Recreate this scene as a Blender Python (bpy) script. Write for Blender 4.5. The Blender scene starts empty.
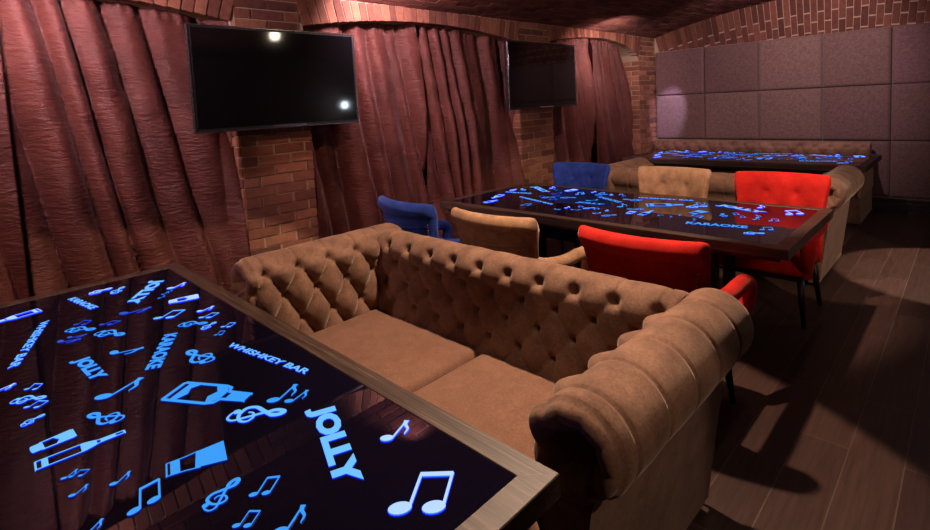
import bpy, bmesh, math, random
from mathutils import Vector, Matrix, noise
random.seed(7)
PI = math.pi
C = bpy.context.scene.collection
sc = bpy.context.scene

# ------------------------------------------------------------------ helpers
def tag(o, label=None, cat=None, group=None, kind=None):
    if label: o['label'] = label
    if cat: o['category'] = cat
    if group: o['group'] = group
    if kind: o['kind'] = kind
    return o

def thing(name, label, cat, loc=(0, 0, 0), rz=0.0, group=None):
    o = bpy.data.objects.new(name, None)
    o.empty_display_size = 0.1
    C.objects.link(o)
    o.location = loc
    o.rotation_euler = (0, 0, rz)
    return tag(o, label, cat, group)

def obj(name, bm, mat, parent=None, smooth=False, recalc=True):
    me = bpy.data.meshes.new(name)
    if recalc:
        bmesh.ops.recalc_face_normals(bm, faces=bm.faces[:])
    if smooth:
        for f in bm.faces: f.smooth = True
    bm.to_mesh(me); bm.free()
    for m in (mat if isinstance(mat, (list, tuple)) else [mat]):
        me.materials.append(m)
    o = bpy.data.objects.new(name, me)
    C.objects.link(o)
    if parent: o.parent = parent
    return o

def copy_tree(o, parent=None):
    c = o.copy(); C.objects.link(c)
    if parent: c.parent = parent
    for ch in list(o.children):
        copy_tree(ch, c)
    return c

def box(bm, x0, x1, y0, y1, z0, z1, bevel=0.0, seg=2):
    r = bmesh.ops.create_cube(bm, size=1.0)
    vs = r['verts']
    for v in vs:
        v.co = Vector(((x0+x1)/2 + v.co.x*(x1-x0), (y0+y1)/2 + v.co.y*(y1-y0), (z0+z1)/2 + v.co.z*(z1-z0)))
    if bevel > 0:
        es = list({e for v in vs for e in v.link_edges})
        bmesh.ops.bevel(bm, geom=es, offset=bevel, segments=seg, profile=0.5, affect='EDGES')

def obox(bm, c, ex, ey, ez, hx, hy, hz):
    """oriented box from a centre, three unit axes and half sizes"""
    P = []
    for sx in (-1, 1):
        for sy in (-1, 1):
            for sz in (-1, 1):
                P.append(bm.verts.new(c + ex*(sx*hx) + ey*(sy*hy) + ez*(sz*hz)))
    for q in ((0, 1, 3, 2), (4, 6, 7, 5), (0, 4, 5, 1), (2, 3, 7, 6), (0, 2, 6, 4), (1, 5, 7, 3)):
        bm.faces.new([P[i] for i in q])

def prism(bm, pts, z0, z1):
    """2D outline extruded between two heights"""
    a = sum(pts[i][0]*pts[(i+1) % len(pts)][1]-pts[(i+1) % len(pts)][0]*pts[i][1] for i in range(len(pts)))
    if a < 0: pts = pts[::-1]
    lo = [bm.verts.new((p[0], p[1], z0)) for p in pts]
    hi = [bm.verts.new((p[0], p[1], z1)) for p in pts]
    n = len(pts)
    bm.faces.new(hi); bm.faces.new(lo[::-1])
    for i in range(n):
        j = (i+1) % n
        bm.faces.new((lo[i], lo[j], hi[j], hi[i]))

def catmull(P, n=8, closed=False):
    out = []
    m = len(P)
    for i in range(m if closed else m-1):
        if closed:
            a, b, c, d = P[(i-1) % m], P[i], P[(i+1) % m], P[(i+2) % m]
        else:
            a, b, c, d = P[max(i-1, 0)], P[i], P[i+1], P[min(i+2, m-1)]
        for k in range(n):
            t = k/n
            out.append(tuple(0.5*((2*b[q]) + (-a[q]+c[q])*t + (2*a[q]-5*b[q]+4*c[q]-d[q])*t*t
                       + (-a[q]+3*b[q]-3*c[q]+d[q])*t**3) for q in range(len(b))))
    if not closed: out.append(tuple(P[-1]))
    return out

def sweep(bm, path, radii, seg=14, flat=1.0, up=Vector((0, 0, 1))):
    """tube along path with radii (sideways, along normal)"""
    pts = [Vector(p) for p in path]
    rings = []
    for i, p in enumerate(pts):
        d = (pts[min(i+1, len(pts)-1)] - pts[max(i-1, 0)]).normalized()
        s = d.cross(up)
        if s.length < 1e-4: s = Vector((1, 0, 0))
        s.normalize(); n = s.cross(d).normalized()
        r = radii[i] if isinstance(radii, (list, tuple)) else radii
        rings.append([bm.verts.new(p + s*(math.cos(2*PI*k/seg)*r*flat) + n*(math.sin(2*PI*k/seg)*r)) for k in range(seg)])
    for a, b in zip(rings, rings[1:]):
        for k in range(seg):
            bm.faces.new((a[k], a[(k+1) % seg], b[(k+1) % seg], b[k]))
    bm.faces.new(rings[0][::-1]); bm.faces.new(rings[-1])

# ------------------------------------------------------------------ materials
class NT:
    def __init__(s, name):
        s.m = bpy.data.materials.new(name); s.m.use_nodes = True
        s.t = s.m.node_tree; s.t.nodes.clear()
        s.out = s.n('ShaderNodeOutputMaterial')
        s.b = s.n('ShaderNodeBsdfPrincipled')
        s.l(s.b.outputs[0], s.out.inputs[0])
    def n(s, t, **k):
        x = s.t.nodes.new(t)
        for a, b in k.items(): setattr(x, a, b)
        return x
    def l(s, a, b): s.t.links.new(a, b)
    def coords(s, scale=(1, 1, 1), rot=(0, 0, 0), kind='Object'):
        tc = s.n('ShaderNodeTexCoord'); mp = s.n('ShaderNodeMapping')
        mp.inputs['Scale'].default_value = scale; mp.inputs['Rotation'].default_value = rot
        s.l(tc.outputs[kind], mp.inputs[0]); return mp.outputs[0]
    def noise(s, vec, scale, detail=4, rough=0.6):
        x = s.n('ShaderNodeTexNoise'); x.inputs['Scale'].default_value = scale
        x.inputs['Detail'].default_value = detail; x.inputs['Roughness'].default_value = rough
        s.l(vec, x.inputs['Vector']); return x.outputs['Fac']
    def ramp(s, fac, stops):
        r = s.n('ShaderNodeValToRGB'); e = r.color_ramp.elements
        while len(e) < len(stops): e.new(0.5)
        for i, (p, c) in enumerate(stops):
            e[i].position = p; e[i].color = (*c, 1)
        s.l(fac, r.inputs[0]); return r.outputs[0]
    def mix(s, a, b, fac, mode='MIX'):
        x = s.n('ShaderNodeMix', data_type='RGBA', blend_type=mode)
        for i, v in ((6, a), (7, b)):
            if isinstance(v, tuple): x.inputs[i].default_value = (*v, 1)
            else: s.l(v, x.inputs[i])
        if isinstance(fac, (int, float)): x.inputs[0].default_value = fac
        else: s.l(fac, x.inputs[0])
        return x.outputs[2]
    def bump(s, h, dist, strength=1.0, prev=None):
        b = s.n('ShaderNodeBump'); b.inputs['Distance'].default_value = dist
        b.inputs['Strength'].default_value = strength
        s.l(h, b.inputs['Height'])
        if prev is not None: s.l(prev, b.inputs['Normal'])
        return b.outputs[0]
    def set(s, **k):
        for a, v in k.items():
            i = s.b.inputs[a.replace('_', ' ')]
            if isinstance(v, (int, float)): i.default_value = v
            elif isinstance(v, tuple): i.default_value = (*v, 1)
            else: s.l(v, i)

def fabric(name, dark, light, scale=9, rough=0.85, sheen=0.35, tint=(1, .8, .65), fine=260, bump=0.0015):
    t = NT(name); v = t.coords()
    n = t.noise(v, scale, 5, 0.65)
    c = t.ramp(n, [(0.3, dark), (0.68, light)])
    f = t.noise(v, fine, 2, 0.6)
    c2 = t.mix(c, t.ramp(f, [(0.3, (.62, .62, .62)), (0.7, (1.2, 1.2, 1.2))]), 0.6, 'MULTIPLY')
    t.set(Base_Color=c2, Roughness=rough, Sheen_Weight=sheen, Sheen_Roughness=0.4, Sheen_Tint=tint, Specular_IOR_Level=0.15)
    t.set(Normal=t.bump(f, bump, 0.5))
    return t.m

def plain(name, col, rough=0.5, metal=0.0, spec=0.5):
    t = NT(name); t.set(Base_Color=col, Roughness=rough, Metallic=metal, Specular_IOR_Level=spec)
    v = t.coords(); n = t.noise(v, 60, 3)
    t.set(Roughness=t.ramp(n, [(0.3, (rough*.85,)*3), (0.7, (min(1, rough*1.15),)*3)]))
    return t.m

def emit(name, col, strength):
    t = NT(name); t.set(Base_Color=(0, 0, 0), Emission_Color=col, Emission_Strength=strength, Roughness=0.3)
    return t.m

def brick(name, stops, rough=0.85):
    t = NT(name); v = t.coords()
    g = t.n('ShaderNodeNewGeometry')
    c = t.ramp(g.outputs['Random Per Island'], stops)
    n = t.noise(v, 22, 6, 0.7)
    c = t.mix(c, t.ramp(n, [(0.3, (.5, .5, .5)), (0.7, (1.25, 1.25, 1.25))]), 0.7, 'MULTIPLY')
    t.set(Base_Color=c, Roughness=rough, Specular_IOR_Level=0.3, Normal=t.bump(t.noise(v, 70, 4), 0.006, 0.6))
    return t.m

def oak(name, rot):
    t = NT(name)
    v = t.coords((1.2, 26, 26), (0, 0, rot))
    n = t.noise(v, 3.2, 6, 0.65)
    w = t.n('ShaderNodeTexWave', wave_type='BANDS', bands_direction='Y'); w.inputs['Scale'].default_value = 1.1
    w.inputs['Distortion'].default_value = 9; w.inputs['Detail'].default_value = 3; w.inputs['Detail Scale'].default_value = 1.2
    t.l(v, w.inputs['Vector'])
    c = t.ramp(n, [(0.3, (.026, .014, .011)), (0.55, (.070, .042, .030)), (0.75, (.145, .095, .068))])
    c = t.mix(c, t.ramp(w.outputs['Fac'], [(0.25, (.45, .42, .4)), (0.6, (1.1, 1.1, 1.1))]), 0.55, 'MULTIPLY')
    t.set(Base_Color=c, Roughness=0.48, Normal=t.bump(n, 0.002, 0.5))
    return t.m

M = {}
M['brown'] = fabric('brown_velvet', (.118, .062, .043), (.262, .145, .096), 8, fine=120)
M['seat'] = fabric('brown_seat_cloth', (.185, .094, .062), (.235, .122, .082), 14, fine=130)
M['beige'] = fabric('beige_velvet', (.25, .135, .075), (.43, .25, .145), 14, fine=160)
M['red'] = fabric('red_velvet', (.40, .010, .007), (.58, .020, .014), 10, tint=(1, .3, .25), fine=180)
M['blue'] = fabric('blue_velvet', (.009, .022, .13), (.020, .05, .28), 12, tint=(.3, .4, 1), fine=180)
M['wood_dark'] = plain('dark_stained_wood', (.012, .008, .007), 0.4)
M['metal_dark'] = plain('dark_steel', (.02, .018, .018), 0.45, 0.4)
M['brass'] = plain('antique_brass', (.35, .22, .1), 0.35, 0.9)
M['oak_x'] = oak('oak_long_grain', 0.0)
M['oak_y'] = oak('oak_cross_grain', PI/2)
M['brick'] = brick('red_brick', [(0, (.10, .038, .025)), (0.4, (.19, .074, .043)), (0.75, (.27, .115, .066)), (1, (.14, .052, .036))])
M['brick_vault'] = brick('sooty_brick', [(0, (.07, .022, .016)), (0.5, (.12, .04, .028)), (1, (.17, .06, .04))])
M['mortar'] = plain('mortar', (.32, .23, .16), 0.95)
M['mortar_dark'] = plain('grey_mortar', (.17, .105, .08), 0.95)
M['plaster'] = plain('plaster', (.20, .13, .11), 0.9)
M['black'] = plain('black_plastic', (.012, .012, .013), 0.35)
M['chrome'] = plain('chrome', (.7, .7, .72), 0.15, 1.0)

t = NT('tv_screen'); t.set(Base_Color=(.003, .003, .004), Roughness=0.06, Specular_IOR_Level=0.5); M['screen'] = t.m
t = NT('black_glass'); t.set(Base_Color=(.004, .003, .010), Roughness=0.02, Specular_IOR_Level=0.36); M['glass'] = t.m
for k_, c_, s_, e_ in (('glow', (.040, .36, 1.0), .95, .35), ('glow_pale', (.16, .54, 1.0), 1.0, 1.0),
                   ('glow_white', (.36, .55, 1.0), 1.25, 10.0), ('glow_deep', (.045, .15, .85), .6, .5)):
    M[k_] = emit(k_, c_, s_); M['edge_'+k_] = emit('edge_'+k_, (.004, .02, 1.0), e_)  # side faces get an added blue glow, to spread a halo on the glass

# curtain cloth
t = NT('burgundy_curtain'); v = t.coords((1, 1.6, 5.5))
n1 = t.noise(t.coords((1, 1, 1)), 2.2, 4); n2 = t.noise(v, 9, 5, 0.62)
w2 = t.noise(t.coords((1, 3, 22)), 8, 3, 0.5)
c = t.ramp(n1, [(0.3, (.125, .038, .030)), (0.7, (.215, .066, .048))])
c = t.mix(c, t.ramp(n2, [(0.3, (.72, .7, .72)), (0.7, (1.15, 1.15, 1.15))]), 0.6, 'MULTIPLY')
t.set(Base_Color=c, Roughness=0.45, Sheen_Weight=0.4, Sheen_Roughness=0.3, Sheen_Tint=(1, .75, .75), Specular_IOR_Level=0.45)
t.set(Normal=t.bump(w2, 0.004, 0.4, t.bump(n2, 0.025, 0.6)))
M['curtain'] = t.m

# padded wall panel cloth, a slightly different dye lot per panel
t = NT('mauve_panel_velvet'); v = t.coords()
oi = t.n('ShaderNodeObjectInfo')
c = t.ramp(oi.outputs['Random'], [(0, (.088, .046, .046)), (0.35, (.14, .074, .082)), (0.7, (.115, .066, .060)), (1, (.17, .104, .092))])
n = t.noise(v, 38, 5, 0.75)
c = t.mix(c, t.ramp(n, [(0.35, (.5, .5, .5)), (0.65, (1.35, 1.3, 1.25))]), 0.7, 'MULTIPLY')
t.set(Base_Color=c, Roughness=0.75, Sheen_Weight=0.35, Sheen_Tint=(1, .85, .8), Specular_IOR_Level=0.25, Normal=t.bump(n, 0.004, 0.6))
M['panel'] = t.m

# plank floor, boards run along Y
t = NT('dark_plank_floor')
v = t.coords((1, 1, 1), (0, 0, PI/2))
bt = t.n('ShaderNodeTexBrick'); bt.offset = 0.37
for k, val in (('Color1', (.043, .022, .019, 1)), ('Color2', (.074, .039, .032, 1)), ('Mortar', (.12, .08, .065, 1))): bt.inputs[k].default_value = val
for k, val in (('Scale', 1.0), ('Mortar Size', .0022), ('Mortar Smooth', .1), ('Brick Width', 1.35), ('Row Height', .185)): bt.inputs[k].default_value = val
t.l(v, bt.inputs['Vector'])
g = t.noise(t.coords((18, 1.1, 1)), 3.0, 6, 0.65)
c = t.mix(bt.outputs['Color'], t.ramp(g, [(0.3, (.55, .53, .52)), (0.7, (1.3, 1.3, 1.3))]), 0.75, 'MULTIPLY')
t.set(Base_Color=c, Roughness=0.5, Specular_IOR_Level=0.35, Normal=t.bump(g, 0.002, 0.5))
M['floor'] = t.m

# ------------------------------------------------------------------ the room
XW, XR, YF, YB = -3.75, 1.15, 8.40, -2.60         # wall faces
SPRING, XC, RISE = 2.52, -1.30, 0.33
HALF = XC - XW
RV = (HALF*HALF + RISE*RISE)/(2*RISE)
ZC = SPRING + RISE - RV
TH = math.asin(HALF/RV)

bm = bmesh.new(); box(bm, XW-.7, XR+.2, YB-.2, YF+.2, -.12, 0)
tag(obj('floor', bm, M['floor']), kind='structure')

# barrel vault: backing shell and its bricks, laid along Y
bm = bmesh.new()
N = 48
ra, rb = [], []
for i in range(N+1):
    a = -TH + 2*TH*i/N
    for L, r in ((ra, RV+.012), (rb, RV+.25)):
        L.append([bm.verts.new((XC + r*math.sin(a), y, ZC + r*math.cos(a))) for y in (YB-.2, YF+.2)])
for i in range(N):
    bm.faces.new((ra[i][0], ra[i][1], ra[i+1][1], ra[i+1][0]))
    bm.faces.new((rb[i][0], rb[i+1][0], rb[i+1][1], rb[i][1]))
nb = len(bm.faces)
course = .078
na = int(2*TH*RV/course)
for i in range(na):
    a = -TH + 2*TH*(i+.5)/na
    er = Vector((math.sin(a), 0, math.cos(a))); et = Vector((math.cos(a), 0, -math.sin(a)))
    y = YB + (.13 if i % 2 else 0)
    while y < YF:
        yy = min(y+.248, YF)
        rr = RV + random.uniform(.0, .007)
        c = Vector((XC, (y+yy)/2, ZC)) + er*(rr+.02)
        j = random.uniform(-.012, .012)
        ey = Vector((0, 1, 0)) + et*j*1.5; ey.normalize()
        obox(bm, c, et, ey, er, course/2-.006, max((yy-y)/2-.001, .01), .02)
        y += .26
for f in list(bm.faces)[nb:]: f.material_index = 1
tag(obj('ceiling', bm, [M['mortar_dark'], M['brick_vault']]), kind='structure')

# left wall: brick piers, arched recesses between them
bays = [(-1.20, 1.52, 2.275, 2.275, 1), (2.09, 4.775, 2.285, 2.285, 1), (5.435, 7.80, 2.33, 2.13, 0)]
def intrados(b, y):
    y0, y1, s0, s1, r = b
    u = max(-1, min(1, (2*y-y0-y1)/(y1-y0)))
    if r or u < 0: return s0 + (2.40-s0 if r else 2.43-s0)*(1-u*u)
    return s1 + (2.43-s1)*math.sqrt(max(0, 1-u*u))
piers = [(YB, -1.20), (1.52, 2.09), (4.775, 5.435), (7.80, YF+.05)]
bm = bmesh.new()
FX = XW - .010                                    # mortar face sits 10 mm behind the brick faces
for (a, b) in piers:
    box(bm, XW-.57, FX, a+.004, b-.004, 0, 2.70)
for b in bays:
    y0, y1 = b[0], b[1]; n = 40
    fr = []
    for i in range(n+1):
        y = y0 + (y1-y0)*i/n; z = intrados(b, y)+.004
        fr.append([bm.verts.new(p) for p in ((FX, y, z), (FX, y, 2.70), (XW-.57, y, z), (XW-.57, y, 2.70))])
    for p, q in zip(fr, fr[1:]):
        bm.faces.new((p[0], q[0], q[1], p[1])); bm.faces.new((p[0], p[2], q[2], q[0])); bm.faces.new((p[2], p[3], q[3], q[2]))
nb = len(bm.faces)
EX, EY, EZ = Vector((1, 0, 0)), Vector((0, 1, 0)), Vector((0, 0, 1))
ch = .0765
for (a, b) in piers:
    a2, b2 = a, min(b, YF)
    k = 0; z = 0.0
    while z < 2.20:
        y = a2 - (.0 if k % 2 else .125) ; 
        while y < b2-.02:
            s, e = max(y, a2), min(y+.245, b2)
            if e-s > .03:
                jx = random.uniform(-.003, .003)
                obox(bm, Vector((XW-.05+jx, (s+e)/2, z+ch/2+random.uniform(-.002, .002))), EX, EY, EZ, .05, (e-s)/2-.0055, ch/2-.0055)
                # the reveal side of the pier shows headers
            y += .255
        for (side, yy) in ((1, b2), (-1, a2)):
            for (xa, xb_) in (((.0, .12), (.13, .36), (.37, .55)) if k % 2 else ((.0, .235), (.245, .48))):
                if yy > -2.5 and yy < YF: obox(bm, Vector((XW-(xa+xb_)/2-.004, yy - side*.012, z+ch/2)), EX, EY, EZ, (xb_-xa)/2-.004, .016, ch/2-.0055)
        z += ch; k += 1
for b in bays:                                    # voussoirs of the flat arches
    y0, y1 = b[0], b[1]
    n = int((y1-y0)/.078)
    for i in range(n):
        y = y0 + (y1-y0)*(i+.5)/n
        d = .02
        sl = (intrados(b, min(y+d, y1-.001)) - intrados(b, max(y-d, y0+.001)))/(2*d)
        sl = max(-.8, min(.8, sl))*.8
        u = (2*y-y0-y1)/(y1-y0)
        nrm = Vector((0, .30*u, 1)).normalized(); tg = Vector((0, nrm.z, -nrm.y))
        zz = intrados(b, y); hh = max(.07, (2.525-zz)/2*.97)
        obox(bm, Vector((XW-.05+random.uniform(-.003, .003), y+.30*u*hh, zz+hh)), EX, tg, nrm, .05, (y1-y0)/n/2-.005, hh)
for (a, b) in piers:                              # bedded courses above the piers
    k = 0; z = 2.225
    while z < 2.50:
        y = a+.03 - (.12 if k % 2 else 0)
        while y < min(b, YF)-.04:
            s, e = max(y, a+.03), min(y+.24, min(b, YF)-.03)
            if e-s > .03: obox(bm, Vector((XW-.052, (s+e)/2, z+ch/2)), EX, EY, EZ, .05, (e-s)/2-.005, ch/2-.005)
            y += .25
        z += ch; k += 1
for f in list(bm.faces)[nb:]: f.material_index = 1
tag(obj('wall_left', bm, [M['mortar'], M['brick']]), kind='structure')
bm = bmesh.new(); box(bm, XW-.70, XW-.55, YB-.2, YF+.2, 0, 2.75)
tag(obj('wall_left_recess', bm, M['plaster']), kind='structure')

# far wall with the radial bricks of the vault end
bm = bmesh.new(); box(bm, XW-.5, XR+.2, YF+.012, YF+.2, 0, 3.05); nb = len(bm.faces)
for row in range(3):
    r1 = RV + .0 - .262*row; r0 = r1-.252
    n = int(2*TH*RV/.079)
    for i in range(n):
        a = -TH + 2*TH*(i+.5)/n
        sh = .13 if i % 2 else 0
        er = Vector((math.sin(a), 0, math.cos(a))); et = Vector((math.cos(a), 0, -math.sin(a)))
        rr0, rr1 = r0-sh, r1-sh
        if row == 0: rr1 = r1+.02
        obox(bm, Vector((XC, YF+.03+random.uniform(-.003, .003), ZC))+er*((rr0+rr1)/2), et, Vector((0, 1, 0)), er, .079/2-.0055, .03, (rr1-rr0)/2-.005)
for f in list(bm.faces)[nb:]: f.material_index = 1
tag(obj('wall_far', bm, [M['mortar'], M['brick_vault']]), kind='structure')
bm = bmesh.new(); box(bm, XR, XR+.2, YB-.2, YF+.2, 0, 2.75)
tag(obj('wall_right', bm, M['plaster']), kind='structure')
bm = bmesh.new(); box(bm, XW-.5, XR+.2, YB-.2, YB, 0, 3.05)
tag(obj('wall_near', bm, M['plaster']), kind='structure')
bm = bmesh.new(); box(bm, XW+.01, XR, YF-.055, YF, 0, .105, .006); box(bm, XW+.01, XR, YF-.035, YF, .107, .145, .004)
tag(obj('baseboard_far', bm, M['wood_dark']), kind='structure')

# ------------------------------------------------------------------ padded wall panels
def panel_mesh(w, h):
    bm = bmesh.new()
    n = 14; T = .055
    g = []
    def edge(q): return math.sqrt(max(0, 1-(1-min(1, q/.035))**2))
    xs = [0, .006, .014, .025, .04] + [.04+(w-.08)*i/n for i in range(1, n)] + [w-.04, w-.025, w-.014, w-.006, w]
    zs = [0, .006, .014, .025, .04] + [.04+(h-.08)*i/n for i in range(1, n)] + [h-.04, h-.025, h-.014, h-.006, h]
    for x in xs:
        r = []
        for z in zs:
            d = T*(.25+.75*edge(x)*edge(w-x)*edge(z)*edge(h-z)) + .012*math.sin(PI*x/w)*math.sin(PI*z/h)
            d += .003*noise.noise(Vector((x*6, z*6, w)))
            r.append(bm.verts.new((x-w/2, -d, z)))
        g.append(r)
    for a, b in zip(g, g[1:]):
        for i in range(len(zs)-1): bm.faces.new((a[i], b[i], b[i+1], a[i+1]))
    bw = [bm.verts.new((x, 0, z)) for x, z in ((-w/2, 0), (w/2, 0), (w/2, h), (-w/2, h))]
    bm.faces.new(bw[::-1])
    loop = [r[0] for r in g]; bm.faces.new([bw[1], bw[0]] + loop)
    loop = [r[-1] for r in g]; bm.faces.new([bw[3], bw[2]] + loop[::-1])
    bm.faces.new([bw[0], bw[3]] + g[0][::-1]); bm.faces.new([bw[2], bw[1]] + g[-1])
    return bm
cols = [(-3.735, -2.975), (-2.975, -2.231), (-2.231, -1.468), (-1.468, -.757), (-.757, -.02), (-.02, .72)]
rows = [(.165, .875), (.875, 1.58), (1.58, 2.292)]
cn = ['beside the brick corner', 'second from the brick corner', 'third from the brick corner', 'fourth from the brick corner', 'fifth from the brick corner, nearest the right edge', 'beyond the right edge of the view']
rn = ['bottom row', 'middle row', 'top row']
for ci, (a, b) in enumerate(cols):
    for ri, (z0, z1) in enumerate(rows):
        rec = .03 if ci >= 4 else 0
        o = obj('wall_panel', panel_mesh(b-a-.004, z1-z0-.005), M['panel'], None, True)
        o.location = ((a+b)/2, YF - .003 + rec*.0, z0)
        if ci >= 4: o.scale = (1, .62, 1)
        tag(o, 'mauve velvet padded wall panel, %s, %s' % (rn[ri], cn[ci]), 'wall panel', 'padded panels on the far wall')

# ------------------------------------------------------------------ curtains
def curtain(name, label, y0, y1, zt, seed, top_in=(0, 0), nf=5, xb=XW-.23, hug=(0, 0), lean=.40):
    rnd = random.Random(seed)
    bm = bmesh.new()
    W = y1-y0
    n = int(W/.011); m = 90
    ph = [rnd.uniform(0, 6.28) for _ in range(8)]
    # fold centres of uneven width
    edges = [-.55]
    while edges[-1] < 1: edges.append(edges[-1] + rnd.uniform(.4, 1.6)/nf)
    amp = [rnd.uniform(.08, .17) for _ in edges]
    drift = [rnd.uniform(-.05, .05) for _ in edges]
    skew = [rnd.uniform(.3, .7) for _ in edges]
    def fold(u):
        u = max(-.549, min(.99999, u))
        for k in range(len(edges)-1):
            if edges[k] <= u <= edges[k+1]:
                q = (u-edges[k])/(edges[k+1]-edges[k])
                s = skew[k]
                q = .5*q/s if q < s else .5+.5*(q-s)/(1-s)
                return amp[k]*(math.sin(PI*q)**.62)
        return 0
    g = []
    for j in range(m+1):
        f = j/m                                    # 0 at the floor
        r = []
        for i in range(n+1):
            u = i/n
            z = .012 + (zt(y0+u*W)-.012)*f
            a0, a1 = y0 + top_in[0]*f**2, y1 - top_in[1]*f**2
            dr = .035*math.sin(2.4*f + ph[0]) + .03*math.sin(5*f+ph[1])*(1-f)
            uu = u + dr*math.sin(PI*u) - lean/W*(1-f)**.9
            x = xb + fold(uu)*(1.3-.55*f)
            x += .010*math.sin(uu*W*34+ph[2]+1.5*math.sin(3*f+ph[3]))*(.3+.7*f**3)
            x += .05*noise.noise(Vector((uu*W*3.4, f*3.2, seed*3.1)))*(1.2-f*.6)
            x += .016*noise.noise(Vector((uu*W*8, f*13, seed*1.7)))
            if hug[0]: x += hug[0]*max(0, 1-u/.10)
            if hug[1]: x += hug[1]*max(0, 1-(1-u)/.08)
            if f > .965: x += .008*math.sin(uu*W*95)
            r.append(bm.verts.new((x, a0+u*(a1-a0), z)))
        g.append(r)
    for a, b in zip(g, g[1:]):
        for i in range(n): bm.faces.new((a[i], a[i+1], b[i+1], b[i]))
    bmesh.ops.solidify(bm, geom=bm.faces[:], thickness=.004)
    o = obj(name, bm, M['curtain'], None, True)
    return tag(o, label, 'curtain', 'burgundy curtains along the brick wall')
top = lambda b: (lambda y: intrados(b, y)+.035)
B1, B2, B3 = bays
curtain('curtain', 'burgundy curtain at the left edge, behind the corner of the near table', -1.19, .285, top(B1), 1, nf=6)
curtain('curtain', 'burgundy curtain hanging just left of the large television above the near table', .297, 1.52, top(B1), 2, nf=5, xb=XW-.22, hug=(0, .10))
curtain('curtain', 'burgundy curtain just right of the lower brick pier, behind the blue chair back', 2.09, 3.40, top(B2), 3, nf=6, hug=(.08, 0))
curtain('curtain', 'burgundy curtain just left of the smaller far television', 3.412, 4.775, top(B2), 4, nf=6, xb=XW-.22, hug=(0, .10))
curtain('curtain', 'burgundy curtain hanging right below the smaller far television', 5.435, 6.60, top(B3), 5, nf=5)
curtain('curtain', 'burgundy curtain nearest the mauve padded wall, under the lit arch end', 6.612, 7.79, top(B3), 6, (0, .28), nf=5, xb=XW-.22)
for k, b in enumerate(bays):                       # windows in the recesses, behind the cloth
    bm = bmesh.new(); box(bm, XW-.552, XW-.52, b[0]+.3, b[1]-.3, .5, 1.95, .005)
    tag(obj('window_%d' % (k+1), bm, M['wood_dark']), kind='structure')

# ------------------------------------------------------------------ televisions
def television(loc, w, h, tilt, label):
    t = thing('television', label, 'television', loc, 0, 'wall televisions')
    R_ = Matrix.Rotation(tilt, 4, 'Y')
    def fin(bm): bmesh.ops.transform(bm, matrix=R_, verts=bm.verts[:]); return bm
    bm = bmesh.new(); box(bm, -.045, 0, -w/2, w/2, 0, h, .006); box(bm, -.075, -.03, -w*.36, w*.36, .08, h-.12, .02)
    obj('casing', fin(bm), M['black'], t)
    bm = bmesh.new(); box(bm, -.004, .0025, -w/2+.018, w/2-.018, .026, h-.018, .001)
    obj('screen', fin(bm), M['screen'], t)
    bm = bmesh.new()
    for (a, b, c, d) in ((-w/2-.003, -w/2+.006, 0, h), (w/2-.006, w/2+.003, 0, h), (-w/2, w/2, h-.006, h+.003), (-w/2, w/2, -.003, .006)):
        box(bm, -.03, .003, a, b, c, d, .002)
    obj('bezel_edge', fin(bm), plain('tv_edge', (.16, .15, .15), .25, .9), t)
    bm = bmesh.new(); box(bm, -.01, .004, -.10, .16, .004, .020, .003)
    obj('control_strip', fin(bm), M['chrome'], t)
    off = R_ @ Vector((-.06, 0, h*.5))
    bm = bmesh.new()
    box(bm, XW - loc[0] + .0015, XW-loc[0]+.02, -.2, .2, off.z-.16, off.z+.16, .004)
    for s in (-.14, .14): box(bm, XW-loc[0]+.015, off.x+.01, s-.015, s+.015, off.z-.03, off.z+.03, .003)
    obj('wall_bracket', bm, M['metal_dark'], t)
    return t
television((-3.615, 1.817, 1.503), 1.27, .712, 0.0, 'large black wall television above the near brick pier')
television((-3.615, 5.092, 1.515), 1.345, .758, 0.0, 'smaller looking black television farther along the curtained wall')

# ------------------------------------------------------------------ tables
TXT = {}
def text_mesh(s):
    if s in TXT: return TXT[s]
    cu = bpy.data.curves.new('lettering', 'FONT'); cu.body = s; cu.size = 1; cu.offset = {'JOLLY': .06, 'KARAOKE': .045}.get(s, .03); cu.resolution_u = 3
    o = bpy.data.objects.new('lettering', cu); C.objects.link(o)
    bpy.context.view_layer.update()
    dg = bpy.context.evaluated_depsgraph_get()
    me = bpy.data.meshes.new_from_object(o.evaluated_get(dg))
    V = [v.co.copy() for v in me.vertices]; F = [tuple(p.vertices) for p in me.polygons]
    bpy.data.objects.remove(o); bpy.data.curves.remove(cu); bpy.data.meshes.remove(me)
    x0, x1 = min(v.x for v in V), max(v.x for v in V); y0, y1 = min(v.y for v in V), max(v.y for v in V)
    TXT[s] = ([((v.x-x0)/(x1-x0), (v.y-y0)/(y1-y0)) for v in V], F)
    return TXT[s]
ZG = .7485; ZS = .7515
def icon(name, bm, mat, par):
    bmesh.ops.recalc_face_normals(bm, faces=bm.faces[:])
    for f in bm.faces:
        f.normal_update()
        f.material_index = 0 if abs(f.normal.z) > .5 else 1
    return obj(name, bm, [M[mat], M['edge_' + mat]], par)
def lettering(par, s, p, ang, L, H, mat):
    V, F = text_mesh(s); bm = bmesh.new(); ca, sa = math.cos(ang), math.sin(ang)
    vs = [bm.verts.new((p[0]+ca*x*L-sa*y*H, p[1]+sa*x*L+ca*y*H, ZG)) for x, y in V]
    for f in F:
        try: bm.faces.new([vs[i] for i in f])
        except ValueError: pass
    bmesh.ops.recalc_face_normals(bm, faces=bm.faces[:])
    r = bmesh.ops.extrude_face_region(bm, geom=bm.faces[:])
    bmesh.ops.translate(bm, vec=(0, 0, ZS-ZG), verts=[e for e in r['geom'] if isinstance(e, bmesh.types.BMVert)])
    return icon('glowing_lettering', bm, mat, par)

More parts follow.
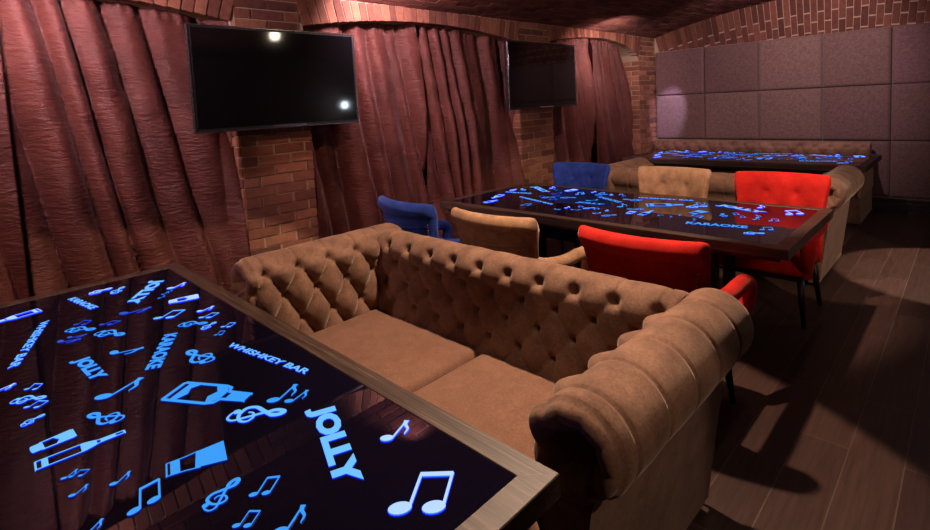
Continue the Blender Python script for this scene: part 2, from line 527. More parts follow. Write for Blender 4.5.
def stroke(bm, P, W, z0=ZG, z1=ZS):
    L, R_ = [], []
    for i, p in enumerate(P):
        a, b = P[max(i-1, 0)], P[min(i+1, len(P)-1)]
        dx, dy = b[0]-a[0], b[1]-a[1]; l = math.hypot(dx, dy) or 1
        w = (W[i] if isinstance(W, list) else W)/2
        L.append((p[0]-dy/l*w, p[1]+dx/l*w)); R_.append((p[0]+dy/l*w, p[1]-dx/l*w))
    v = [[bm.verts.new((q[0], q[1], z)) for q in S] for S in (L, R_) for z in (z0, z1)]
    l0, l1, r0, r1 = v
    for i in range(len(P)-1):
        bm.faces.new((r1[i], r1[i+1], l1[i+1], l1[i])); bm.faces.new((l0[i], l0[i+1], r0[i+1], r0[i]))
        bm.faces.new((l1[i], l1[i+1], l0[i+1], l0[i])); bm.faces.new((r0[i], r0[i+1], r1[i+1], r1[i]))

def place(p, ang, s):
    """local frame: +y runs along ang, scaled by s"""
    dy = (math.cos(ang), math.sin(ang)); dx = (dy[1], -dy[0])
    return lambda q: (p[0]+s*(dx[0]*q[0]+dy[0]*q[1]), p[1]+s*(dx[1]*q[0]+dy[1]*q[1]))
def ell(F, c, a, b, rot=0.0, n=18):
    return [F((c[0]+a*math.cos(2*PI*i/n)*math.cos(rot)-b*math.sin(2*PI*i/n)*math.sin(rot),
               c[1]+a*math.cos(2*PI*i/n)*math.sin(rot)+b*math.sin(2*PI*i/n)*math.cos(rot))) for i in range(n)]

def note(par, p, ang, s, mat):
    F = place(p, ang, s); bm = bmesh.new()
    prism(bm, ell(F, (-.02, 0), .21, .145, .45), ZG, ZS)
    stroke(bm, [F((.14, .04)), F((.14, 1.0))], .065*s)
    fl = catmull([(.14, 1.0), (.20, .80), (.38, .62), (.40, .38)], 6)
    stroke(bm, [F(q) for q in fl], [s*(.17-.13*i/(len(fl)-1)) for i in range(len(fl))])
    return icon('music_note', bm, mat, par)
def beamed(par, p, ang, s, w, wang, mat):
    bm = bmesh.new(); F = place(p, ang, s); d = (w*math.cos(wang), w*math.sin(wang))
    q = (p[0]+d[0], p[1]+d[1]); G = place(q, ang, s)
    k = min(.24, .36*w/s)
    for H in (F, G):
        prism(bm, ell(H, (-k*.75, 0), k, k*.68, .4), ZG, ZS)
        stroke(bm, [H((0, .03)), H((0, 1.0))], .065*s)
    stroke(bm, [F((-.02, .97)), G((.02, .97))], .13*s)
    return icon('music_note', bm, mat, par)
CL = [(-.17, .13), (-.10, .05), (.03, .02), (.11, .12), (.07, .32), (.0, .62), (-.04, .84), (.03, .98), (.10, .93), (.09, .78), (-.06, .62),
      (-.21, .46), (-.21, .29), (-.04, .20), (.14, .25), (.19, .38), (.09, .47), (-.04, .44), (-.08, .35)]
CLP = catmull(CL, 5)
def clef(par, p, ang, s, mat):
    F = place(p, ang, s*.98); bm = bmesh.new()
    n = len(CLP)
    stroke(bm, [F((q[0]*1.05, q[1])) for q in CLP], [s*(.04+.045*math.sin(PI*(i/n))**2+(.02 if .3 < i/n < .5 else 0)) for i in range(n)])
    prism(bm, ell(F, (-.15, .14), .07, .07), ZG, ZS)
    return icon('treble_clef', bm, mat, par)
def tumbler(par, p, ang, s, mat, wd=.46):
    F = place(p, ang, s); bm = bmesh.new(); a, b = wd*.42, wd*.52
    def X(y): return a+(b-a)*y
    def band(y0, y1, i0=0.0):
        prism(bm, [F((-X(y0), y0)), F((X(y0), y0)), F((X(y1), y1)), F((-X(y1), y1))], ZG, ZS)
    base = [F((X(0)*math.cos(t_), .04*math.sin(t_))) for t_ in [PI+PI*i/8 for i in range(9)]]
    prism(bm, base + [F((X(.26), .26)), F((-X(.26), .26))], ZG, ZS)
    band(.86, 1.0)
    for sg in (-1, 1): stroke(bm, [F((sg*X(.2), .2)), F((sg*X(.95), .95))], .06*s)
    prism(bm, [F((-X(.55)*.95, .5)), F((X(.2)*.1, .62)), F((X(.7)*.96, .52)), F((X(.9), .9)), F((-X(.9), .9))], ZG, ZS)
    return icon('drink_glass_icon', bm, mat, par)
def pint(par, p, ang, s, mat):
    F = place(p, ang, s); bm = bmesh.new()
    prism(bm, [F(q) for q in ((-.27, .50), (.24, .46), (.34, 1.0), (-.34, 1.0))], ZG, ZS)
    prism(bm, [F(q) for q in ((-.20, .06), (.20, .06), (.20, .22), (-.20, .22))], ZG, ZS)
    for sg in (-1, 1): stroke(bm, [F((sg*.2, .0)), F((sg*.22, .3)), F((sg*.27, .55))], .03*s)
    stroke(bm, [F((-.2, 0)), F((.2, 0))], .03*s)
    return icon('drink_glass_icon', bm, mat, par)
def bottle(par, p, ang, s, mat, w=.13):
    F = place(p, ang, s); bm = bmesh.new()
    for sg in (-1, 1): stroke(bm, [F((sg*w, 0)), F((sg*w, .52)), F((sg*w*.75, .6)), F((sg*w*.4, .68)), F((sg*w*.34, .98))], .022*s)
    stroke(bm, [F((-w, 0)), F((w, 0))], .024*s); stroke(bm, [F((-w*.34, .98)), F((w*.34, .98))], .03*s)
    prism(bm, [F(q) for q in ((-w, .06), (w, .06), (w, .13), (-w, .13))], ZG, ZS)
    prism(bm, [F(q) for q in ((-w, .48), (w, .48), (w*.8, .6), (w*.42, .66), (-w*.42, .66), (-w*.8, .6))], ZG, ZS)
    prism(bm, [F(q) for q in ((-w*.38, .70), (w*.38, .70), (w*.36, .88), (-w*.36, .88))], ZG, ZS)
    return icon('bottle_icon', bm, mat, par)
def flask(par, p, ang, s, mat, w=.185):
    F = place(p, ang, s); bm = bmesh.new()
    out = [(-w, 0), (-w, .58), (-w*.85, .66), (-w*.42, .70), (-w*.36, 1.0)]
    stroke(bm, [F(q) for q in out], .05*s); stroke(bm, [F((-q[0], q[1])) for q in out], .05*s)
    stroke(bm, [F((-w, 0)), F((w, 0))], .05*s)
    prism(bm, [F(q) for q in ((-w*.3, .74), (w*.3, .74), (w*.3, 1.0), (-w*.3, 1.0))], ZG, ZS)
    prism(bm, [F(q) for q in ((-w*.9, .46), (-w*.3, .55), (w*.3, .5), (w*.92, .56), (w*.85, .62), (w*.4, .68), (-w*.4, .68), (-w*.85, .62))], ZG, ZS)
    prism(bm, [F(q) for q in ((-w*.9, .08), (w*.9, .08), (w*.9, .16), (w*.2, .22), (-w*.4, .17), (-w*.9, .24))], ZG, ZS)
    return icon('bottle_icon', bm, mat, par)

D = math.radians
# layout measured on the glass, metres from the table centre
LET = [('JOLLY', (.69, .356), -20.4, .372, .088, 'glow_pale'), ('WHISHKEY BAR', (.044, .374), 11.6, .458, .031, 'glow_pale'),
       ('KARAOKE', (-.275, .243), -26.8, .315, .052, 'glow'), ('JOLLY', (-.303, -.076), 3.9, .25, .064, 'glow'),
       ('WHISHKEY BAR', (-.912, -.091), -17.4, .507, .032, 'glow_pale'), ('KARAOKE', (-1.182, .044), 10.4, .282, .037, 'glow_pale'),
       ('JOLLY', (-1.153, .413), -34.4, .375, .084, 'glow_pale'), ('KARAOKE', (.733, -.334), 12.0, .372, .07, 'glow')]
NOTE = [(.986, .442, .087, 112, 'glow_white'), (1.063, .10, .075, 123, 'glow'), (.562, .322, .097, 118, 'glow'), (.605, .352, .07, 109, 'glow'),
        (-.912, .452, .088, 123, 'glow_white'), (-.791, .363, .036, 130, 'glow'), (-.838, .394, .038, 133, 'glow'), (-.853, .42, .032, 134, 'glow'),
        (-.431, .437, .066, 111, 'glow_white'), (-.705, .191, .11, 89, 'glow_deep'), (-.566, -.066, .075, 66, 'glow_deep'), (-.583, -.032, .06, 79, 'glow_deep'),
        (-.254, .061, .10, 72, 'glow'), (.10, -.039, .125, 118, 'glow'), (-.249, -.292, .06, 111, 'glow_white'), (.483, -.197, .034, 126, 'glow'),
        (.575, -.193, .038, 127, 'glow'), (.607, -.114, .045, 128, 'glow'), (.742, -.198, .045, 128, 'glow'), 
        (1.063, .021, .06, 100, 'glow'), (-.169, -.33, .07, 40, 'glow'), (.049, -.36, .06, 70, 'glow_pale'), (-.3, -.377, .05, 20, 'glow_pale')]
BEAM = [(1.222, .321, .112, 124, .076, 44, 'glow_white'), (.917, .11, .056, 129, .029, 52, 'glow'), (.979, .044, .042, 127, .025, 42, 'glow'),
        (-.492, .29, .085, 128, .054, 47, 'glow_pale'), (-.335, .418, .054, 118, .035, 37, 'glow_pale'), (-.151, .441, .042, 125, .026, 37, 'glow_pale'),
        (-.092, .389, .036, 139, .02, 47, 'glow'), (-.73, .018, .043, 138, .038, 39, 'glow_deep'), (-.626, .093, .045, 108, .038, 39, 'glow_deep'),
        (-.173, -.204, .034, 147, .03, 40, 'glow_pale'), (-.023, -.219, .036, 128, .034, 40, 'glow_pale'), (.493, -.181, .024, 127, .023, 50, 'glow'),
        (.752, -.092, .076, 166, .042, 95, 'glow'), (1.169, .034, .06, 110, .04, 30, 'glow'), (1.19, -.24, .07, 110, .05, 30, 'glow'), (-.62, -.38, .07, 110, .05, 30, 'glow')]
CLEF = [(.542, .185, .171, 54, 'glow_pale'), (.881, .011, .108, 123, 'glow'), (-1.181, .137, .107, 102, 'glow_white'), (-1.071, .227, .113, 150, 'glow_pale'),
        (-.333, .314, .122, 54, 'glow'), (-.195, .368, .081, 124, 'glow_pale'), (.129, .291, .164, -166, 'glow'), (-.686, -.032, .129, 49, 'glow'),
        (-.538, .05, .142, 38, 'glow'), (.297, -.028, .13, -146, 'glow'), (-.11, -.257, .102, 61, 'glow_pale'), (.098, -.247, .065, 119, 'glow_pale'),
        (1.118, -.40, .12, 40, 'glow_pale'), (.15, -.42, .12, 60, 'glow')]

def rail(par, pts, mat):
    bm = bmesh.new(); prism(bm, pts, .690, .750)
    bmesh.ops.bevel(bm, geom=[e_ for e_ in bm.edges if abs(e_.verts[0].co.z-e_.verts[1].co.z) < .001 and (abs(e_.verts[0].co.x-e_.verts[1].co.x) < .001 or abs(e_.verts[0].co.y-e_.verts[1].co.y) < .001)], offset=.0025, segments=1, affect='EDGES')
    return obj('frame_rail', bm, mat, par)
def make_table(loc, label, hx=1.41, hy=.634):
    t = thing('light_up_table', label, 'table', loc, 0, 'long tables with glowing glass tops')
    f = .074; e = .0002
    rail(t, [(-hx, hy), (hx, hy), (hx-f-e, hy-f), (-hx+f+e, hy-f)], M['oak_x'])
    rail(t, [(-hx, -hy), (hx, -hy), (hx-f-e, -hy+f), (-hx+f+e, -hy+f)], M['oak_x'])
    for s in (-1, 1):
        rail(t, [(s*hx, hy-e), (s*hx, -hy+e), (s*(hx-f), -hy+f+e), (s*(hx-f), hy-f-e)], M['oak_y'])
    bm = bmesh.new(); box(bm, -hx+f+.001, hx-f-.001, -hy+f+.001, hy-f-.001, .735, .7483)
    tag(obj('glass_top', bm, M['glass'], t), 'black glossy glass sheet')
    bm = bmesh.new(); box(bm, -hx+f-.02, hx-f+.02, -hy+f-.02, hy-f+.02, .66, .689); box(bm, -hx+.35, hx-.35, -.22, .22, .60, .66)
    obj('under_panel', bm, M['metal_dark'], t)
    for sx in (-1, 1):
        for sy in (-1, 1):
            bm = bmesh.new(); box(bm, sx*.85-.035, sx*.85+.035, sy*.17-.035, sy*.17+.035, .02, .61, .004)
            obj('leg', bm, M['metal_dark'], t)
        bm = bmesh.new(); box(bm, sx*.85-.06, sx*.85+.06, -.40, .40, 0, .022, .004)
        obj('foot', bm, M['metal_dark'], t)
    for s, p, a, L, H, m in LET: lettering(t, s, p, D(a), L, H, m)
    for x, y, s, a, m in NOTE: note(t, (x, y), D(a), s, m)
    for x, y, s, a, w, wa, m in BEAM: beamed(t, (x, y), D(a), s, w, D(wa), m)
    for x, y, s, a, m in CLEF: clef(t, (x, y), D(a), s, m)
    flask(t, (.247, .129), D(32), .276, 'glow')
    pint(t, (.655, -.009), D(75), .138, 'glow')
    tumbler(t, (-.688, .382), D(75), .128, 'glow_white')
    tumbler(t, (.269, -.239), D(93), .098, 'glow_pale', .5)
    bottle(t, (.364, -.241), D(87), .204, 'glow_pale', .105)
    bottle(t, (-1.118, -.075), D(-79), .19, 'glow_white', .15)
    bottle(t, (-1.0, -.46), D(80), .15, 'glow_white', .16)
    return t
T1 = make_table((-2.005, .322, 0), 'long oak framed table in the foreground with large glowing blue notes')
T1.scale = (.955, .955, 1)
T2 = copy_tree(T1); T2.location = (-2.035, 3.70, 0)
T2['label'] = 'long oak framed glowing table ringed by red, blue and beige armchairs'
T3 = copy_tree(T1); T3.location = (-2.14, 7.285, 0)
T3['label'] = 'farthest glowing table, in front of the mauve padded wall'

# ------------------------------------------------------------------ tufted sofa
def section(pts, step=.008):
    """resample a profile at an even step; returns points, normals (left of travel) and arc length"""
    P = [Vector((p[0], p[1])) for p in catmull(pts, 14)]
    S = [0]
    for a, b in zip(P, P[1:]): S.append(S[-1]+(b-a).length)
    n = int(S[-1]/step); out = []; k = 0
    for i in range(n+1):
        s = S[-1]*i/n
        while k < len(S)-2 and S[k+1] < s: k += 1
        out.append(P[k].lerp(P[k+1], (s-S[k])/max(1e-9, S[k+1]-S[k])))
    nor = []
    for i in range(len(out)):
        d = (out[min(i+1, n)]-out[max(i-1, 0)]).normalized(); nor.append(Vector((-d.y, d.x)))
    return out, nor, [S[-1]*i/n for i in range(n+1)]

DP, EX_, RD, RE = .055, .62, .012, .16
def tuft(u, s, stop, du, dv, send):
    """height of the padding at u along, s up the profile; the top button row sits at s = stop"""
    v = (s-stop)/dv
    d = 0.0
    if s < stop + .02:
        a = u/du + v/2; b = u/du - v/2
        g = abs(math.sin(PI*a)*math.sin(PI*b))
        fade = min(1, max(0, s-.01)/.05)
        lo = DP*(g**EX_)*fade - .006
    else: lo = None
    hi = None
    if s > stop - .02:
        q = abs(math.sin(PI*u/du)); dd = abs(u/du-round(u/du))*du
        f2 = min(1, max(0, (send-s)/.05))
        hi = (.008*(1-math.exp(-(dd/.0055)**2)) + .0025*q**.6)*f2 - .006 + .006*(1-f2)
    if lo is None: d = hi
    elif hi is None: d = lo
    else:
        w = (s-stop+.02)/.04; d = lo*(1-w)+hi*w
    # button pits
    r = round(v)
    for rr in (r-1, r, r+1):
        if rr > 0 or rr*dv + stop < .045: continue
        uu = u/du - rr/2; ku = round(uu)
        dx = (uu-ku)*du; dy = (v-rr)*dv
        pk = (.038, .025) if rr == 0 else (.030, .019)
        d -= pk[0]*math.exp(-(dx*dx+dy*dy)/(pk[1]**2))
    return d

def padded(bm, P, Nn, S, L, du, stop, dv, send, mapf, phase=0.0, step=.0085, capf=None):
    n = int(L/step); g = []
    for i in range(n+1):
        u = -L/2 + L*i/n
        e = min(1, min(i, n-i)*L/n/.03); rnd = -.012*(1-math.sqrt(1-(1-e)**2))
        r = []
        for p, nn, s in zip(P, Nn, S):
            d = (tuft(u+phase, s, stop, du, dv, send) if s < send else 0.0) + rnd*(1 if s < send else 0)
            d += .0025*noise.noise(Vector((u*9, s*9, du)))
            r.append(bm.verts.new(mapf(u, p.x + nn.x*d, p.y + nn.y*d)))
        g.append(r)
    for a, b in zip(g, g[1:]):
        for j in range(len(S)-1): bm.faces.new((a[j], b[j], b[j+1], a[j+1]))
    return g

def roll_points(cx, cz, r, a0, a1, n):
    return [(cx - r*math.cos(a0+(a1-a0)*i/n), cz + r*math.sin(a0+(a1-a0)*i/n)) for i in range(n+1)]

def make_sofa(loc, rz, label):
    t = thing('chesterfield_sofa', label, 'sofa', loc, rz, 'brown tufted sofas')
    # profile in (outward, height): seat edge, inner face, roll, outer panel
    arm = [(-.115, .36), (-.116, .50), (-.119, .62)] + roll_points(.002, .752, .124, D(-14), D(232), 13) + [(.036, .630), (.005, .40), (-.040, .035)]
    Pa, Na, Sa = section(arm)
    send = max(s for s, p in zip(Sa, Pa) if p.y > .62 and p.x > .05)
    top_s = min(s for s, p in zip(Sa, Pa) if p.y > .805)
    LA = .95
    for sx in (-1, 1):
        bm = bmesh.new()
        mp = (lambda sx: lambda u, o, z: (sx*(.975+o), u-.005, z))(sx)
        g = padded(bm, Pa, Na, Sa, LA, .183, top_s, .145, send, mp, .05, .0062)
        for side, col in ((-1, g[0]), (1, g[-1])):         # gathered scroll ends, sewn to the roll's own edge
            yb = side*LA/2-.005
            loop = [v for v, p in zip(col, Pa) if p.y > .632]
            a_, b_ = loop[-1].co.copy(), loop[0].co.copy()
            loop = loop + [bm.verts.new(a_.lerp(b_, k/12) - Vector((0, 0, .022*math.sin(PI*k/12)))) for k in range(1, 12)]
            cx = sx*.977; prev = loop; nn = len(loop)
            for (k, off, pl) in ((.98, .012, .0), (.93, .024, .2), (.84, .032, .6), (.72, .032, 1), (.58, .020, 1), (.44, -.006, .7), (.28, -.034, .4), (.10, -.045, 0)):
                ring = []
                for v in loop:
                    dx, dz = v.co.x-cx, v.co.z-.750
                    a = math.atan2(dz, dx*sx)
                    w = .0045*pl*(abs(math.sin(a*4.5+.4))**.5-.6)*2
                    ring.append(bm.verts.new((cx+dx*k, yb+side*(off+w), .750+dz*k)))
                for q in range(nn): bm.faces.new((prev[q], prev[(q+1) % nn], ring[(q+1) % nn], ring[q]))
                prev = ring
            bm.faces.new(prev)
            f = [bm.verts.new((sx*(.975+x), yb, z)) for x, z in ((-.114, .03), (-.040, .03), (.036, .69), (-.118, .69))]
            bm.faces.new(f)
        obj('armrest', bm, M['brown'], t, True)
    global DP, EX_
    DP, EX_ = .015, .45
    back = [(.205, .36), (.228, .50), (.250, .61), (.262, .68)] + roll_points(.370, .758, .108, D(5), D(200), 12) + [(.440, .64), (.440, .40), (.440, .035)]
    Pb, Nb, Sb = section(back)
    sendb = max(s for s, p in zip(Sb, Pb) if p.y > .63 and p.x > .42)
    top_b = min(s for s, p in zip(Sb, Pb) if p.y > .812)
    bm = bmesh.new()
    padded(bm, Pb, Nb, Sb, 1.80, .180, top_b, .105, sendb, lambda u, o, z: (u, o, z), .06, .007)
    for sx in (-1, 1):
        f = [bm.verts.new((sx*.897, y, z)) for y, z in ((.21, .05), (.438, .05), (.438, .64), (.44, .80), (.37, .855), (.31, .81), (.25, .61), (.21, .38))]
        bm.faces.new(f)
    obj('backrest', bm, M['brown'], t, True)
    bm = bmesh.new(); box(bm, -.85, .85, -.44, .22, .03, .285, .01)
    obj('base', bm, M['brown'], t)
    for sx in (-1, 1):
        bm = bmesh.new()
        w, d_, z0, z1 = .852, .70, .29, .435
        n = 26; gg = []
        def ed(q): q = min(1, max(0, q/.035)); return math.sqrt(1-(1-q)**2)
        xs = [0, .004, .012, .024, .04]+[.04+(w-.08)*i/n for i in range(1, n)]+[w-.04, w-.024, w-.012, w-.004, w]
        ys = [0, .004, .012, .024, .04]+[.04+(d_-.08)*i/n for i in range(1, n)]+[d_-.04, d_-.024, d_-.012, d_-.004, d_]
        for x in xs:
            r = []
            for y in ys:
                k = min(ed(x), ed(w-x), ed(y), ed(d_-y))
                z = z0+.055+(z1-z0-.055)*k + .014*math.sin(PI*x/w)*math.sin(PI*y/d_) + .004*noise.noise(Vector((x*4+sx*7, y*4, 0)))
                r.append(bm.verts.new((sx*(x+.0015), y-.47, z)))
            gg.append(r)
        for a, b in zip(gg, gg[1:]):
            for j in range(len(ys)-1): bm.faces.new((a[j], b[j], b[j+1], a[j+1]))
        bnd = [gg[i][0] for i in range(len(xs))] + [gg[-1][j] for j in range(1, len(ys))] + [gg[i][-1] for i in range(len(xs)-2, -1, -1)] + [gg[0][j] for j in range(len(ys)-2, 0, -1)]
        low = [bm.verts.new((v.co.x, v.co.y, z0)) for v in bnd]
        for i in range(len(bnd)):
            j = (i+1) % len(bnd); bm.faces.new((bnd[i], low[i], low[j], bnd[j]))
        bm.faces.new(low)
        obj('seat_cushion', bm, M['seat'], t, True)
    for sx in (-1, 1):
        for y in (-.40, .40):
            bm = bmesh.new(); box(bm, sx*.89-.03, sx*.89+.03, y-.03, y+.03, 0, .04, .004)
            obj('foot', bm, M['wood_dark'], t)
    return t
S1 = make_sofa((-1.645, 1.505, 0), 0, 'large brown tufted sofa in the foreground, seat facing the near table')
S2 = copy_tree(S1); S2.location = (-1.80, 5.30, 0); S2.rotation_euler = (0, 0, PI)
S2['label'] = 'brown tufted sofa seen from behind, past the red and beige armchairs'

# wall bench behind the far table
t = thing('tufted_bench', 'brown tufted wall bench behind the farthest table', 'bench', (-2.29, 7.90, 0), 0, 'brown tufted sofas')
bm = bmesh.new(); box(bm, -1.36, 1.37, -.58, .36, 0, .30, .01); obj('base', bm, M['brown'], t)
bm = bmesh.new(); box(bm, -1.36, 1.34, -.58, .12, .302, .45, .04, 4); obj('seat_cushion', bm, M['seat'], t, True)
bm = bmesh.new(); box(bm, 1.342, 1.38, -.60, .36, .302, .655, .012, 3); tag(obj('end_panel', bm, M['beige'], t), 'lighter upholstered end panel')
bb = [(.14, .44), (.16, .56), (.19, .68)] + roll_points(.275, .775, .10, D(0), D(180), 10) + [(.376, .66), (.376, .46)]
Pc, Nc, Sc_ = section(bb)
bm = bmesh.new()
padded(bm, Pc, Nc, Sc_, 2.72, .17, min(s for s, p in zip(Sc_, Pc) if p.y > .83), .135, max(s for s, p in zip(Sc_, Pc) if p.y > .70), lambda u, o, z: (u, o, z), .06, .012)
for sx in (-1, 1):
    bm.faces.new([bm.verts.new((sx*1.357, y, z)) for y, z in ((.15, .46), (.375, .46), (.37, .80), (.275, .87), (.19, .80))])
obj('backrest', bm, M['brown'], t, True)

# ------------------------------------------------------------------ armchairs
def make_chair(colour, loc, rz, label):
    """faces -y; the back leans towards +y and rolls over at the top"""
    mat = M[colour]
    t = thing('armchair', label, 'armchair', loc, rz, 'velvet armchairs around the middle table')
    # closed side section of the back (y, z)
    sec = catmull([(.185, .36), (.205, .50), (.230, .66), (.248, .80), (.262, .885), (.300, .945), (.345, .945), (.366, .905), (.350, .868),
                   (.325, .845), (.312, .76), (.292, .62), (.268, .46), (.255, .36)], 6, closed=True)
    cen = [Vector((.225, .36)), Vector((.31, .90))]
    bm = bmesh.new(); hw = .332; n = 64; g = []
    for i in range(n+1):
        x = -hw + 2*hw*i/n
        e = max(0, (abs(x)-(hw-.035))/.035); k = math.sqrt(max(0.0, 1-min(1, e)**2))*.92+.08
        cy = -.075*(x/hw)**2
        r = []
        for (y, z) in sec:
            # nearest point on the spine
            q = max(0, min(1, (z-.36)/.54)); m_ = Vector((.225+(.31-.225)*q, min(max(z, .42), .90)))
            y2 = m_.x + (y-m_.x)*k; z2 = z if z < .86 else m_.y + (z-m_.y)*(.55+.45*k)
            if y < m_.x and .52 < z < .9:
                for (bx, bz) in ((-.11, .80), (.11, .80), (-.21, .68), (0, .68), (.21, .68)):
                    dd = (x-bx)**2+(z-bz)**2
                    y2 += .016*math.exp(-dd/.0006) + .014*math.exp(-dd/.005)
            wid = 1 - .085*min(1, max(0, (.88-z)/.14)) - .04*max(0, (.75-z)/.4)
            r.append(bm.verts.new((x*wid, y2+cy, z2)))
        g.append(r)
    m = len(sec)
    for a, b in zip(g, g[1:]):
        for j in range(m): bm.faces.new((a[j], a[(j+1) % m], b[(j+1) % m], b[j]))
    bm.faces.new(g[0]); bm.faces.new(g[-1][::-1])
    bk = obj('backrest', bm, mat, t, True)
    # nail heads down the two rear edges and the arched seam between them
    bm = bmesh.new()
    for sx in (-1, 1):
        for i in range(20):
            z = .45 + .36*i/19; y = .268 + (z-.46)*.135
            bmesh.ops.create_icosphere(bm, subdivisions=1, radius=.0055, matrix=Matrix.Translation((sx*.300*(1 - .085*min(1, max(0, (.88-z)/.14)) - .04*max(0, (.75-z)/.4)), y-.058+.006, z)))
    obj('nailhead_trim', bm, M['brass'], bk, True)
    bm = bmesh.new()
    pts = [(x, .3175-.075*(x/hw)**2, .800-.028*(1-(x/.30)**2)) for x in [-.285+.57*i/24 for i in range(25)]]
    sweep(bm, pts, .0045, 6); obj('piping', bm, mat, bk, True)
    # seat
    bm = bmesh.new(); box(bm, -.27, .27, -.30, .20, .335, .47, .045, 5)
    for v in bm.verts:
        if v.co.z > .45: v.co.z += .018*max(0, 1-(v.co.x/.27)**2)*max(0, 1-((v.co.y+.05)/.25)**2)
        if v.co.y < -.2: v.co.y -= .03*(1-(v.co.x/.27)**2)
    obj('seat', bm, mat, t, True)
    bm = bmesh.new(); box(bm, -.255, .255, -.27, .22, .30, .336, .006); obj('seat_frame', bm, M['wood_dark'], t)
    for sx in (-1, 1):
        path = catmull([(sx*.285, .215, .685), (sx*.303, .12, .655), (sx*.310, -.06, .630), (sx*.310, -.23, .632), (sx*.308, -.345, .618), (sx*.305, -.370, .56), (sx*.298, -.335, .47), (sx*.285, -.275, .395), (sx*.28, -.265, .335)], 6)
        nn = len(path)
        rad = [(.042 if i/nn < .5 else .046 if i/nn < .66 else .046-.020*(i/nn-.66)/.34) for i in range(nn)]
        bm = bmesh.new(); sweep(bm, path, rad, 16, .95, Vector((1, 0, 0))); obj('armrest', bm, mat, t, True)
        for (y, sp, yy) in ((-.235, -.03, -1), (.20, .055, 1)):
            bm = bmesh.new()
            sweep(bm, [(sx*.235, y, .305), (sx*.245, y+sp*.4, .16), (sx*.262, y+sp, 0.0)], [.024, .020, .014], 10, 1.0, Vector((0, 1, 0)))
            obj('leg', bm, M['wood_dark'], t, True)
    t.scale = (.955, .96, 1.012)
    return t
near = [('blue', -2.80, 2.49, D(175), 'blue velvet armchair seen from behind, nearest the curtains, beyond the sofa'),
        ('beige', -2.02, 2.49, D(181), 'beige armchair seen from behind, between a blue and a red one'),
        ('red', -1.11, 2.50, D(180), 'red velvet armchair seen from behind, nearest the big sofa\'s rolled arm')]
far = [('blue', -2.77, 4.215, 0.0, 'blue velvet armchair on the far side of the middle table, by the brick pier'),
       ('beige', -1.855, 4.215, 0.0, 'beige buttoned armchair facing us across the middle table'),
       ('red', -1.04, 4.205, 0.0, 'red buttoned armchair facing us at the far right corner of the middle table')]
made = {}
for c_, x, y, rz, lab in near + far:
    if c_ not in made:
        made[c_] = make_chair(c_, (x, y, 0), rz, lab)
    else:
        o = copy_tree(made[c_]); o.location = (x, y, 0); o.rotation_euler = (0, 0, rz); o['label'] = lab

# ------------------------------------------------------------------ light
def spot(name, loc, aim, power, col, angle, blend=.3, radius=.03):
    L = bpy.data.lights.new(name, 'SPOT'); L.energy = power; L.color = col; L.spot_size = D(angle); L.spot_blend = blend; L.shadow_soft_size = radius
    o = bpy.data.objects.new(name, L); C.objects.link(o); o.location = loc
    o.rotation_euler = (Vector(aim)-Vector(loc)).to_track_quat('-Z', 'Y').to_euler(); return o
def area(name, loc, aim, power, col, sx, sy):
    L = bpy.data.lights.new(name, 'AREA'); L.energy = power; L.color = col; L.shape = 'RECTANGLE'; L.size = sx; L.size_y = sy
    o = bpy.data.objects.new(name, L); C.objects.link(o); o.location = loc
    o.rotation_euler = (Vector(aim)-Vector(loc)).to_track_quat('-Z', 'Y').to_euler(); return o
WARM = (1, .70, .50)
PINK = (1, .58, .60)
LAV = (1, .66, .78)
spot('ceiling_spot', (-1.45, 2.12, 2.55), (-1.7, 1.33, .4), 285, WARM, 93, .05)
spot('ceiling_spot', (-1.05, 1.15, 2.55), (-1.05, 1.1, 0), 48, WARM, 50, .5)
spot('ceiling_spot', (-1.2, 3.45, 2.6), (-1.9, 4.15, .6), 210, WARM, 80, .3)
spot('wall_spot_right', (.65, 3.2, 2.35), (-.78, 5.1, .55), 110, WARM, 30, .15)
spot('wall_spot_right', (.8, 1.1, 2.2), (-.6, 1.3, .3), 40, WARM, 30, .5)
spot('floor_spot', (.9, 6.5, 2.4), (.10, 5.85, 0), 430, WARM, 36, .05)
spot('curtain_spot', (-3.1, -.4, 2.40), (-3.9, .8, 1.3), 58, PINK, 120, .7)
spot('curtain_spot', (-3.05, 2.3, 2.55), (-3.9, 3.2, 1.4), 58, PINK, 120, .7)
spot('curtain_spot', (-2.9, 5.6, 2.45), (-3.9, 6.6, 1.5), 75, PINK, 100, .7)
spot('curtain_spot', (-1.9, -1.6, 2.1), (-3.9, .6, .9), 70, (1, .52, .38), 62, .5)
spot('curtain_spot', (-1.9, 1.0, 2.6), (-3.9, 3.2, 1.0), 76, (1, .52, .38), 55, .5)
spot('curtain_spot', (-3.22, .2, 2.48), (-3.95, .9, 2.05), 115, LAV, 120, .8)
spot('curtain_spot', (-3.15, 2.5, 2.55), (-3.95, 3.0, 2.25), 115, LAV, 120, .8)
spot('curtain_spot', (-3.05, 6.2, 2.38), (-3.95, 6.9, 2.2), 75, (1, .72, .72), 105, .8)
spot('wall_spot', (-3.05, 7.4, 2.55), (-3.58, 8.4, 1.2), 260, (.72, .60, 1), 24, .6)
spot('wall_spot', (-1.4, 6.2, 2.78), (-2.1, 8.4, 1.9), 205, (1, .70, .72), 95, .6)
spot('vault_fill', (.8, 2.2, 1.9), (-1.6, 4.6, 2.7), 110, (1, .60, .5), 110, .8, .15)  # added out of view to brighten the vault, in place of bounced light
area('bounce_fill', (-1.3, 3.5, 2.78), (-1.3, 3.5, 0), 3, (1, .55, .58), 2.5, 7)  # added soft fill below the vault, no fixture; stands in for bounce
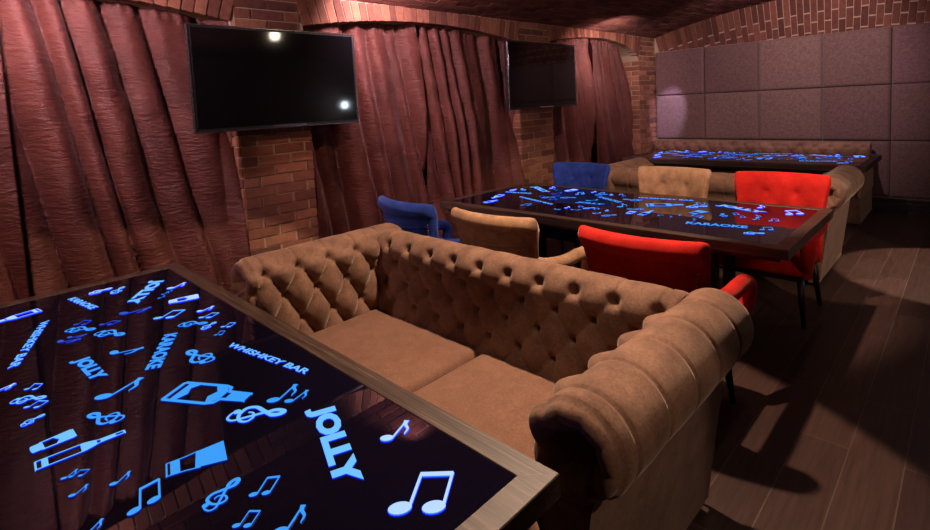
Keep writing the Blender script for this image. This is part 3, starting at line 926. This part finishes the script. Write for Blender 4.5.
# two small lamps on the side away from the curtains: the large screen mirrors them
M['bulb'] = emit('warm_bulb', (1, .82, .6), 70); M['bulb_cool'] = emit('cool_bulb', (.75, .9, 1), 60)
def lamp(loc, label, mat, stem):
    t = thing('wall_lamp', label, 'lamp', loc, 0, 'small lamps opposite the curtains')
    bm = bmesh.new(); bmesh.ops.create_uvsphere(bm, u_segments=20, v_segments=12, radius=.06); obj('bulb', bm, M[mat], t, True)
    bm = bmesh.new(); sweep(bm, [(.03, 0, 0), (stem, 0, 0)], .014, 12); obj('arm', bm, M['metal_dark'], t, True)
    bm = bmesh.new(); box(bm, stem-.012, stem, -.05, .05, -.07, .07, .004); obj('wall_plate', bm, M['metal_dark'], t)
lamp((.85, 5.20, 1.705), 'small cool wall lamp mirrored at the lower right of the large television', 'bulb_cool', .30)
t = thing('ceiling_lamp', 'warm ceiling spotlight mirrored at the top edge of the large television', 'lamp', (-.70, 3.21, 2.63))
bm = bmesh.new(); bmesh.ops.create_uvsphere(bm, u_segments=20, v_segments=12, radius=.06); obj('bulb', bm, M['bulb'], t, True)
bm = bmesh.new(); sweep(bm, [(0, 0, .05), (0, 0, .20)], .012, 12, 1, Vector((1, 0, 0))); obj('stem', bm, M['metal_dark'], t, True)
bm = bmesh.new(); box(bm, -.05, .05, -.05, .05, .19, .215, .004); obj('ceiling_plate', bm, M['metal_dark'], t)
w = bpy.data.worlds.new('World'); sc.world = w; w.use_nodes = True
w.node_tree.nodes['Background'].inputs[0].default_value = (.55, .32, .30, 1)
w.node_tree.nodes['Background'].inputs[1].default_value = .01

# ------------------------------------------------------------------ camera
cam = bpy.data.cameras.new('Camera'); co = bpy.data.objects.new('Camera', cam); C.objects.link(co); sc.camera = co
cam.sensor_width = 36; cam.lens = 518.081*36/930; cam.shift_x = .00753; cam.shift_y = -.12796; cam.clip_start = .02; cam.clip_end = 60
RR = Matrix(((.70692238, -.01910601, .70703303), (.70539234, .09224361, -.70278927), (-.05179178, .99555315, .07868631)))
co.matrix_world = Matrix.Translation((0, 0, 1.6)) @ RR.to_4x4()
sc.view_settings.view_transform = 'Standard'; sc.view_settings.look = 'None'
sc.view_settings.exposure = 0; sc.view_settings.gamma = 1
